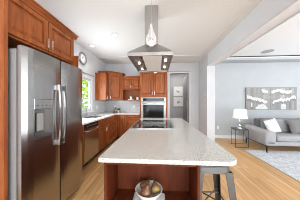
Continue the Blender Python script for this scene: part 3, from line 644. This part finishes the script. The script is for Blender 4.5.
# ================================================================ HALL THINGS
def leafpic(x, z, seed, label):
    t = thing('framed_picture', label, 'picture', (x, 6.395, z), 'square leaf prints in the hall'); s = 0.225
    b = MB(); y0, y1 = 6.372, 6.398; f = 0.018
    b.box(x-s, x+s, y0, y1, z-s, z-s+f).box(x-s, x+s, y0, y1, z+s-f, z+s).box(x-s, x-s+f, y0, y1, z-s+f, z+s-f).box(x+s-f, x+s, y0, y1, z-s+f, z+s-f)
    b.build('frame', M['trim'], t)
    c = MB().box(x-s+f, x+s-f, 6.380, 6.392, z-s+f, z+s-f).build('print', paint('white_paper', (0.80, 0.79, 0.77)), t)
    r = random.Random(seed); b = MB()
    for k in range(13):
        a = r.uniform(0, 2*PI); L = r.uniform(0.03, 0.15); cx = x+r.uniform(-0.04, 0.04); cz = z-0.03+r.uniform(-0.02, 0.03); w = 0.018
        ex, ez = cx+L*math.cos(a), cz+L*math.sin(a)*0.6; px, pz = -math.sin(a)*w, math.cos(a)*w
        mx, mz = (cx+ex)/2, (cz+ez)/2; yb_, yf_ = 6.3798, 6.3785-k*0.00005
        b.hexa([(cx, yb_, cz), (mx+px, yb_, mz+pz), (ex, yb_, ez), (mx-px, yb_, mz-pz)], [(cx, yf_, cz), (mx+px, yf_, mz+pz), (ex, yf_, ez), (mx-px, yf_, mz-pz)])
    b.build('leaf_drawing', paint('taupe_ink', (0.30, 0.27, 0.24)), c)
leafpic(0.955, 1.83, 3, 'square white leaf print in the hall, the upper of two')
leafpic(0.955, 1.315, 5, 'square white leaf print in the hall, the lower of two')
t = thing('hall_door', 'open grey hall door seen edge-on with dark bronze hardware', 'door', (1.15, 5.4, 0))
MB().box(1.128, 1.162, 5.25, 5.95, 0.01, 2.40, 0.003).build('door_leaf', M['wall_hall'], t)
b = MB()
for z in (1.62, 1.43): b.tube([(1.122, 5.245, z-0.05), (1.122, 5.245, z+0.05)], 0.009, 8)
b.build('hinge', M['bronze'], t)
b = MB(); b.box(1.116, 1.128, 5.26, 5.30, 0.55, 1.05, 0.004); b.build('edge_plate', M['bronze'], t)
MB().lathe([(0, 0), (0.012, 0), (0.012, 0.03), (0.028, 0.04), (0.028, 0.06), (0, 0.068)], (1.116, 5.28, 0.72), 18, (-1, 0, 0)).build('knob', M['bronze'], t, True)

# ================================================================ THINGS ON THE WORKTOP AND SHELF
OFF = Vector((0, -0.07, 0))
def leaves(b, c, n, r, L, seed, up=0.5):
    rn = random.Random(seed); c = Vector(c)
    for _ in range(n):
        a = rn.uniform(0, 2*PI); d = Vector((math.cos(a), math.sin(a), rn.uniform(up-0.5, up+0.7))).normalized()
        p = c+d*r*rn.uniform(0.1, 0.9); s = d.cross(Vector((0, 0, 1))).normalized()*L*0.3; e = d*L
        dn = Vector((0, 0, -0.0015))
        q = [p, p+e*0.5+s, p+e, p+e*0.5-s]
        b.hexa([v+dn for v in q], q)
def potted(name, x, y, z, pr, ph, seed, label, n=45, lr=0.06, mt='white'):
    t = thing(name, label, 'plant', (x, y, z))
    MB().lathe([(0, 0), (pr*0.8, 0), (pr, ph), (pr*0.88, ph), (pr*0.85, ph*0.85), (0, ph*0.85)], (x, y, z), 24).build('pot', M[mt], t, True)
    b = MB(); leaves(b, (x, y, z+ph*0.9), n, lr, lr*0.7, seed); b.build('foliage', M['leaf'], t)
    return t
# corner tray with bottle and plant
tx, ty, tz = -1.55, 4.82, 0.9155
t = thing('wire_tray', 'copper wire tray holding a glass jar and a small plant in the counter corner', 'tray', (tx, ty, tz))
MB().lathe([(0, 0), (0.15, 0), (0.15, 0.006), (0, 0.006)], (tx, ty, tz), 32).build('tray_base', M['bronze'], t)
b = MB()
for zz, rr in ((0.045, 0.155), (0.09, 0.16)): b.tube([(tx+rr*math.cos(2*PI*k/28), ty+rr*math.sin(2*PI*k/28), tz+zz) for k in range(28)], 0.003, 6, closed=True)
for k in range(10): a = 2*PI*k/10; b.tube([(tx+0.148*math.cos(a), ty+0.148*math.sin(a), tz+0.004), (tx+0.16*math.cos(a), ty+0.16*math.sin(a), tz+0.09)], 0.0025, 6)
b.build('wire_rail', M['copper'], t)
j = thing('glass_jar', 'tall clear glass jar standing in the copper wire tray', 'jar', (tx-0.065, ty-0.01, tz+0.0065))
MB().lathe([(0, 0), (0.05, 0), (0.052, 0.02), (0.052, 0.17), (0.04, 0.20), (0.034, 0.20), (0.046, 0.168), (0.046, 0.01), (0, 0.01)], (tx-0.065, ty-0.01, tz+0.0065), 24).build('jar_body', M['glass'], j, True)
MB().lathe([(0, 0), (0.042, 0), (0.042, 0.02), (0.012, 0.025), (0.012, 0.04), (0, 0.042)], (tx-0.065, ty-0.01, tz+0.208), 20).build('lid', M['nickel'], j, True)
potted('potted_plant', tx+0.082, ty-0.03, tz+0.0065, 0.038, 0.09, 4, 'small leafy plant in a white pot inside the copper wire tray', n=60, lr=0.07)
# shelf niche
sz = 1.3905
bk = thing('book', 'pale closed book lying flat under the small niche plant', 'book', (-1.03, 4.90, sz))
MB().box(-1.13, -0.93, 4.83, 4.97, sz, sz+0.025, 0.002).build('cover', M['book'], bk)
MB().box(-1.125, -0.932, 4.8295, 4.83, sz+0.004, sz+0.021).build('page_block', M['linen'], bk)
potted('potted_plant', -1.03, 4.90, sz+0.026, 0.05, 0.10, 9, 'small green plant in a white pot on the book in the shelf niche', n=70, lr=0.065)
cdl = thing('candle', 'short white candle jar on the shelf niche beside the plant', 'candle', (-0.775, 4.9, sz))
MB().lathe([(0, 0), (0.048, 0), (0.05, 0.01), (0.05, 0.10), (0.044, 0.10), (0.044, 0.085), (0, 0.085)], (-0.775, 4.9, sz), 24).build('candle_jar', M['white'], cdl, True)
MB().tube([(-0.775, 4.9, sz+0.084), (-0.775, 4.9, sz+0.098)], 0.002, 6).build('wick', M['dark'], cdl)

OFF = Vector((0, 0, 0))
# ================================================================ ISLAND SHELF: NAPKIN, BOWL, PEARS
sy = 0.4985
b = MB(); b.box(-0.215, 0.055, 0.995, 1.165, sy, sy+0.012, 0.004).box(-0.205, 0.045, 1.0, 1.16, sy+0.0125, sy+0.022, 0.004)
tag(b.build('folded_napkin', M['linen']), 'folded white linen napkin under the bowl on the island shelf', 'napkin')
bcx, bcy, bz = -0.08, 1.082, sy+0.0225
bw = thing('fruit_bowl', 'white footed bowl holding pears on the island end shelf', 'bowl', (bcx, bcy, bz))
outer = [(0, 0), (0.045, 0), (0.047, 0.008), (0.075, 0.03), (0.10, 0.06), (0.113, 0.085)]
inner = [(0.109, 0.0865), (0.095, 0.063), (0.07, 0.035), (0.04, 0.018), (0, 0.014)]
MB().lathe(outer+inner, (bcx, bcy, bz), 40).build('bowl_body', M['white'], bw, True)
def pear(c, axis, s, m, label):
    t = thing('pear', label, 'pear', c, 'pears in the white bowl')
    prof = [(0, 0), (0.018, 0.001), (0.033, 0.010), (0.040, 0.028), (0.038, 0.046), (0.028, 0.063), (0.018, 0.078), (0.014, 0.088), (0.009, 0.095), (0, 0.096)]
    MB().lathe([(r*s, (h-0.035)*s) for r, h in prof], c, 24, axis).build('flesh', M[m], t, True)
    a = Vector(axis).normalized(); p = Vector(c)+a*0.059*s
    MB().tube([p, p+a*0.012+Vector((0, 0, 0.002)), p+a*0.022+Vector((0, 0, 0.006))], 0.002, 6).build('stem', M['bark'], t)
pear((bcx-0.042, bcy+0.040, bz+0.082), (0.75, 0.7, 0.45), 0.98, 'pear', 'dark reddish pear at the back left of the bowl')
pear((bcx-0.022, bcy-0.043, bz+0.076), (0.25, 0.1, 0.95), 1.05, 'pear', 'russet brown pear at the front of the bowl')
pear((bcx+0.055, bcy+0.006, bz+0.082), (-0.2, 0.75, 0.45), 0.95, 'pear_g', 'green-tinged pear at the right of the bowl')

# ================================================================ METAL STOOL
sx, syy, sh = 0.533, 1.44, 0.70
st = thing('counter_stool', 'grey metal stool with splayed legs under the island overhang', 'stool', (sx, syy, 0))
b = MB(); b.prism(arc_rect(sx-0.158, sx+0.158, syy-0.158, syy+0.158, (0.045,)*4, 6), sh-0.006, sh+0.006, 0.003)
b.build('seat', M['gunmetal'], st, True)
b = MB()
P = arc_rect(sx-0.157, sx+0.157, syy-0.157, syy+0.157, (0.045,)*4, 6); Q = arc_rect(sx-0.165, sx+0.165, syy-0.165, syy+0.165, (0.05,)*4, 6)
Pi = arc_rect(sx-0.153, sx+0.153, syy-0.153, syy+0.153, (0.043,)*4, 6); Qi = arc_rect(sx-0.161, sx+0.161, syy-0.161, syy+0.161, (0.048,)*4, 6)
N = len(P); A = [b.bm.verts.new((x, y, sh-0.007)) for x, y in P]; B = [b.bm.verts.new((x, y, sh-0.06)) for x, y in Q]
C = [b.bm.verts.new((x, y, sh-0.06)) for x, y in Qi]; D = [b.bm.verts.new((x, y, sh-0.007)) for x, y in Pi]
for i in range(N):
    k = (i+1) % N
    b.bm.faces.new((A[i], A[k], B[k], B[i])); b.bm.faces.new((B[i], B[k], C[k], C[i])); b.bm.faces.new((C[i], C[k], D[k], D[i])); b.bm.faces.new((D[i], D[k], A[k], A[i]))
b.build('seat_skirt', M['gunmetal'], st, True)
for sx_ in (-1, 1):
    for sy_ in (-1, 1):
        # L-section pressed leg, tapering down
        def ring(h, wid, z, t=0.004):
            cx, cy = sx+sx_*h, syy+sy_*h
            ax, ay = -sx_, -sy_
            return [(cx, cy, z), (cx+ax*wid, cy, z), (cx+ax*wid, cy+ay*t, z), (cx+ax*t, cy+ay*t, z), (cx+ax*t, cy+ay*wid, z), (cx, cy+ay*wid, z)]
        b = MB(); b.hexa(ring(0.222, 0.04, 0.012), ring(0.169, 0.072, sh-0.045)); lg = b.build('leg', M['gunmetal'], st)
        b = MB(); cx, cy = sx+sx_*0.202, syy+sy_*0.202; b.box(cx-0.022, cx+0.022, cy-0.022, cy+0.022, 0.0, 0.011, 0.002); b.build('foot_cap', M['dark'], lg)
for z, h in ((0.33, 0.193), (0.30, 0.197)):
    pass
b = MB()
b.tube([(sx-0.19, syy-0.19, 0.30), (sx+0.19, syy+0.19, 0.30)], 0.007, 8).build('cross_brace', M['gunmetal'], st, True)
MB().tube([(sx-0.19, syy+0.19, 0.316), (sx+0.19, syy-0.19, 0.316)], 0.007, 8).build('cross_brace', M['gunmetal'], st, True)
for a, c in (((-1, 1), (1, 1)), ((-1, -1), (-1, 1)), ((1, -1), (1, 1)), ((-1, -1), (1, -1))):
    h = 0.200; MB().tube([(sx+a[0]*h, syy+a[1]*h, 0.22), (sx+c[0]*h, syy+c[1]*h, 0.22)], 0.008, 8).build('footrest_bar', M['gunmetal'], st, True)

# ================================================================ LIVING ROOM
OFF = Vector((0, 0.16, 0))
# rug
rg = thing('area_rug', 'large light grey patterned rug with a pale border in the living room', 'rug', (4.2, 1.9, 0))
rx0, rx1, ry0, ry1 = 2.32, 6.1, 0.6, 3.55
MB().box(rx0+0.03, rx1-0.03, ry0+0.03, ry1-0.03, 0.001, 0.012).build('pile', M['rug'], rg)
b = MB(); b.box(rx0, rx0+0.03, ry0, ry1, 0.001, 0.011).box(rx1-0.03, rx1, ry0, ry1, 0.001, 0.011).box(rx0+0.03, rx1-0.03, ry0, ry0+0.03, 0.001, 0.011).box(rx0+0.03, rx1-0.03, ry1-0.03, ry1, 0.001, 0.011)
b.build('border', M['rug_edge'], rg)
# side table
tb = thing('side_table', 'square black metal side table with thin legs beside the sofa', 'table', (2.42, 3.9, 0))
tz = 0.525; T = [(2.20, 3.72), (2.575, 3.75), (2.645, 4.09), (2.275, 4.07)]
MB().prism([(x, y) for x, y in T], tz-0.008, tz).build('glass_top', M['bglass'], tb)
b = MB()
for i in range(4):
    a, c = T[i], T[(i+1) % 4]; b.tube([(a[0], a[1], tz-0.014), (c[0], c[1], tz-0.014)], 0.009, 8); 
    if i in (0, 2): MB().tube([(a[0], a[1], 0.012), (c[0], c[1], 0.012)], 0.005, 8).build('floor_bar', M['black'], tb, True)
b.build('frame', M['black'], tb, True)
for x, y in T: MB().tube([(x, y, 0.0), (x, y, tz-0.012)], 0.0065, 8).build('leg', M['black'], tb, True)
lx, ly = 2.43, 3.9
lp = thing('table_lamp', 'table lamp with a white drum shade on the side table', 'lamp', (lx, ly, tz+0.001))
MB().lathe([(0, 0), (0.06, 0), (0.06, 0.012), (0.03, 0.02), (0.02, 0.03), (0, 0.03)], (lx, ly, tz+0.001), 28).build('base', M['white'], lp, True)
MB().lathe([(0, 0), (0.015, 0), (0.026, 0.03), (0.022, 0.06), (0.010, 0.09), (0.009, 0.14), (0.016, 0.16), (0.008, 0.18), (0.007, 0.30), (0, 0.30)], (lx, ly, tz+0.0315), 24).build('stem', M['chrome'], lp, True)
MB().lathe([(0.188, 0), (0.158, 0.265), (0.155, 0.265), (0.185, 0), (0.188, 0)], (lx, ly, 0.835), 36).build('lamp_shade', M['shade'], lp, True)
b = MB()
for k in range(3): a = 2*PI*k/3; b.tube([(lx, ly, 0.86), (lx+0.184*math.cos(a), ly+0.184*math.sin(a), 0.845)], 0.002, 6)
b.build('shade_spider', M['nickel'], lp)
MB().lathe([(0, 0), (0.02, 0.01), (0.03, 0.04), (0.02, 0.065), (0, 0.07)], (lx, ly, 0.864), 16).build('bulb', M['bulb'], lp, True)
ll = bpy.data.lights.new('lamp_glow', 'POINT'); ll.energy = 3.5; ll.color = (1, 0.93, 0.82); ll.shadow_soft_size = 0.05
lo_ = bpy.data.objects.new('lamp_glow', ll); lo_.location = (0, 0, 0.44); lo_.parent = lp; COL.objects.link(lo_)
MB().tube([(2.50, 4.02, tz-0.02), (2.51, 4.06, 0.38), (2.53, 4.2, 0.30), (2.48, 4.4, 0.27), (2.45, 4.6, 0.3)], 0.003, 6).build('power_cord', M['dark'], lp, True)

# sofa
def cushion(b, w, d, h, M4, puff=0.5, n=10):
    """soft pillow: w x h face, d thick, centred; M4 places it"""
    vs = []
    for side in (-1, 1):
        g = []
        for i in range(n+1):
            row = []
            for j in range(n+1):
                u, v = -1+2*i/n, -1+2*j/n
                th = (1-abs(u)**2.6)**0.5*(1-abs(v)**2.6)**0.5 if abs(u) < 1 and abs(v) < 1 else 0
                pin = 1-0.06*(1-abs(v)**2)*abs(u)**3; pin2 = 1-0.06*(1-abs(u)**2)*abs(v)**3
                row.append(b.bm.verts.new(M4@Vector((u*w/2*pin, side*(d/2*th+0.004), v*h/2*pin2))))
            g.append(row)
        vs.append(g)
        for i in range(n):
            for j in range(n): b.bm.faces.new((g[i][j], g[i+1][j], g[i+1][j+1], g[i][j+1]))
    bmesh.ops.remove_doubles(b.bm, verts=b.bm.verts, dist=0.0001)
    A, B = vs
    bm = b.bm
    loopA = [A[i][0] for i in range(n+1)]+[A[n][j] for j in range(1, n+1)]+[A[i][n] for i in range(n-1, -1, -1)]+[A[0][j] for j in range(n-1, 0, -1)]
    loopB = [B[i][0] for i in range(n+1)]+[B[n][j] for j in range(1, n+1)]+[B[i][n] for i in range(n-1, -1, -1)]+[B[0][j] for j in range(n-1, 0, -1)]
    for k in range(len(loopA)):
        k2 = (k+1) % len(loopA); bm.faces.new((loopA[k], loopA[k2], loopB[k2], loopB[k]))
    return b
sf = thing('sofa', 'light grey low-armed fabric sofa in the living room', 'sofa', (4.2, 3.8, 0))
MB().box(2.76, 5.5, 3.36, 4.20, 0.19, 0.30, 0.02, 2).build('base', M['fab'], sf, True)
# left arm, sloping outwards slightly and lowering to the front
b = MB(); b.hexa([(2.75, 3.36, 0.20), (3.02, 3.36, 0.20), (3.02, 4.22, 0.20), (2.75, 4.22, 0.20)], [(2.75, 3.36, 0.545), (3.02, 3.36, 0.545), (3.02, 4.22, 0.60), (2.75, 4.22, 0.60)])
bmesh.ops.bevel(b.bm, geom=list(b.bm.edges), offset=0.055, segments=4, profile=0.5, affect='EDGES'); b.build('arm', M['fab'], sf, True)
MB().box(5.38, 5.64, 3.36, 4.22, 0.20, 0.58, 0.05, 3).build('arm', M['fab'], sf, True)
MB().box(3.025, 5.375, 4.0, 4.22, 0.301, 0.80, 0.045, 3).build('backrest', M['fab_dark'], sf, True)
MB().box(3.025, 4.195, 3.35, 4.0, 0.302, 0.445, 0.04, 3).build('seat_cushion', M['fab'], sf, True)
MB().box(4.205, 5.375, 3.35, 4.0, 0.302, 0.445, 0.04, 3).build('seat_cushion', M['fab'], sf, True)
MB().box(3.06, 4.195, 3.80, 4.0, 0.447, 0.82, 0.06, 4).build('back_cushion', M['fab_mid'], sf, True)
MB().box(4.205, 5.37, 3.80, 4.0, 0.447, 0.82, 0.06, 4).build('back_cushion', M['fab_mid'], sf, True)
for x in (2.79, 5.58):
    b = MB(); b.box(x-0.012, x+0.012, 3.375, 3.40, 0.0125, 0.185).box(x-0.012, x+0.012, 4.16, 4.185, 0.0, 0.185).box(x-0.012, x+0.012, 3.375, 4.185, 0.17, 0.188)
    b.build('leg', M['black'], sf)
def pillow(name, c, w, h, d, yaw, tilt, roll, m, label):
    M4 = Matrix.Translation(c)@Matrix.Rotation(yaw, 4, 'Z')@Matrix.Rotation(tilt, 4, 'X')@Matrix.Rotation(roll, 4, 'Y')
    b = MB(); cushion(b, w, d, h, M4); o = b.build(name, M[m], None, True); tag(o, label, 'pillow', 'throw pillows on the sofa'); return o
pillow('throw_pillow', (3.11, 3.61, 0.655), 0.38, 0.38, 0.13, 0.15, -0.32, -0.20, 'knit', 'white textured knit throw pillow leaning by the sofa arm')
pillow('throw_pillow', (3.80, 3.67, 0.655), 0.42, 0.42, 0.13, -0.05, -0.28, -0.15, 'fab_dark', 'dark taupe-grey throw pillow in the middle of the sofa')
pillow('throw_pillow', (4.24, 3.63, 0.645), 0.40, 0.40, 0.13, 0.0, -0.3, 0.1, 'knit', 'pale throw pillow cut off by the right edge of the photo')

# painting on the living wall
OFF = Vector((0, 0, 0))
px0, px1, pz0, pz1 = 3.105, 4.77, 1.035, 1.83
pt = thing('abstract_painting', 'wide abstract canvas in greys and white above the sofa', 'painting', ((px0+px1)/2, YLV, (pz0+pz1)/2))
b = MB(); y0, y1 = YLV-0.055, YLV-0.002; f = 0.022
b.box(px0, px1, y0, y1, pz0, pz0+f).box(px0, px1, y0, y1, pz1-f, pz1).box(px0, px0+f, y0, y1, pz0+f, pz1-f).box(px1-f, px1, y0, y1, pz0+f, pz1-f)
b.build('frame', paint('pewter_frame', (0.27, 0.265, 0.255), 0.05, 0.4), pt)
NX, NZ = 120, 54
rn = random.Random(21)
col_n = [rn.uniform(-1, 1) for _ in range(NX+1)]; col_s = [sum(col_n[max(0, i-3):i+4])/7 for i in range(NX)]
col_m = [rn.uniform(0, 1) for _ in range(NX//2+1)]
def bumpy(u, k): return 0.5*math.sin(u*23+k)+0.3*math.sin(u*51+2*k)+0.2*math.sin(u*97+3*k)
def pcolor(i, k):
    u, v = i/NX, k/NZ
    base = 0.30+0.09*col_s[i]*2+0.05*(rn.random()-0.5)
    if v < 0.5: base -= 0.04
    c = [base*1.02, base, base*0.95]
    def band(cen, th, seed, amp=0.05):
        return abs(v-(cen+amp*bumpy(u, seed))) < th
    jag = 0.07*(col_m[i//2]-0.4)
    white = False; dark = False
    if 0.30 < u < 0.98:
        e = 0.93-0.10*abs(math.sin((u-0.30)*9)); lo_ = e-0.11-jag
        if (0.30 < u < 0.44 or 0.50 < u < 0.92) and lo_ < v < e+0.03: white = True
        if lo_-0.07 < v < lo_ and col_m[i//2] > 0.45: dark = True
    if u < 0.42:
        e = 0.66-0.62*u+0.03*bumpy(u, 2); lo_ = e-0.14-jag
        if lo_ < v < e: white = True
        if lo_-0.10 < v < lo_ and col_m[i//2] > 0.35: dark = True
    if u > 0.53:
        e = 0.40+0.45*(u-0.53)+0.05*bumpy(u, 5); lo_ = e-0.12-jag
        if lo_ < v < e: white = True
        if lo_-0.10 < v < lo_ and col_m[i//2] > 0.3: dark = True
    if (0.18 < u < 0.42 and v < 0.24+0.05*bumpy(u, 1)-abs(u-0.31)*0.9) or (0.70 < u < 0.80 and v < 0.25-abs(u-0.75)) or (0.08 < u < 0.11 and 0.1 < v < 0.3): white = True
    if white: w_ = (0.62 if rn.random() < 0.85 else 0.45)+0.08*(rn.random()-0.5); return (w_, w_, w_*0.96, 1)
    if dark: d_ = 0.17+0.06*rn.random(); return (d_, d_, d_*0.97, 1)
    return (*c, 1)
bm = bmesh.new(); cl = bm.loops.layers.float_color.new('paint')
cc = Vector(((px0+px1)/2, YLV, (pz0+pz1)/2)); yb = YLV-0.046; gx0, gx1, gz0, gz1 = px0+f, px1-f, pz0+f, pz1-f
grid = [[bm.verts.new(Vector((gx0+(gx1-gx0)*i/NX, yb, gz0+(gz1-gz0)*k/NZ))-cc) for k in range(NZ+1)] for i in range(NX+1)]
for i in range(NX):
    for k in range(NZ):
        fc_ = bm.faces.new((grid[i][k], grid[i+1][k], grid[i+1][k+1], grid[i][k+1])); c = pcolor(i, k)
        for lp_ in fc_.loops: lp_[cl] = c
r = bmesh.ops.create_cube(bm, size=1); bmesh.ops.scale(bm, vec=(gx1-gx0, 0.03, gz1-gz0), verts=r['verts'])
bmesh.ops.translate(bm, vec=Vector(((gx0+gx1)/2, yb+0.0155, (gz0+gz1)/2))-cc, verts=r['verts'])
me = bpy.data.meshes.new('canvas'); bm.to_mesh(me); bm.free()
m = mat('abstract_paint', (0.4, 0.4, 0.4), 0.7); at = nd(m, 'ShaderNodeVertexColor'); at.layer_name = 'paint'; lk(m, at.outputs[0], bs(m).inputs['Base Color'])
me.materials.append(m); o = bpy.data.objects.new('canvas', me); COL.objects.link(o); o.parent = pt
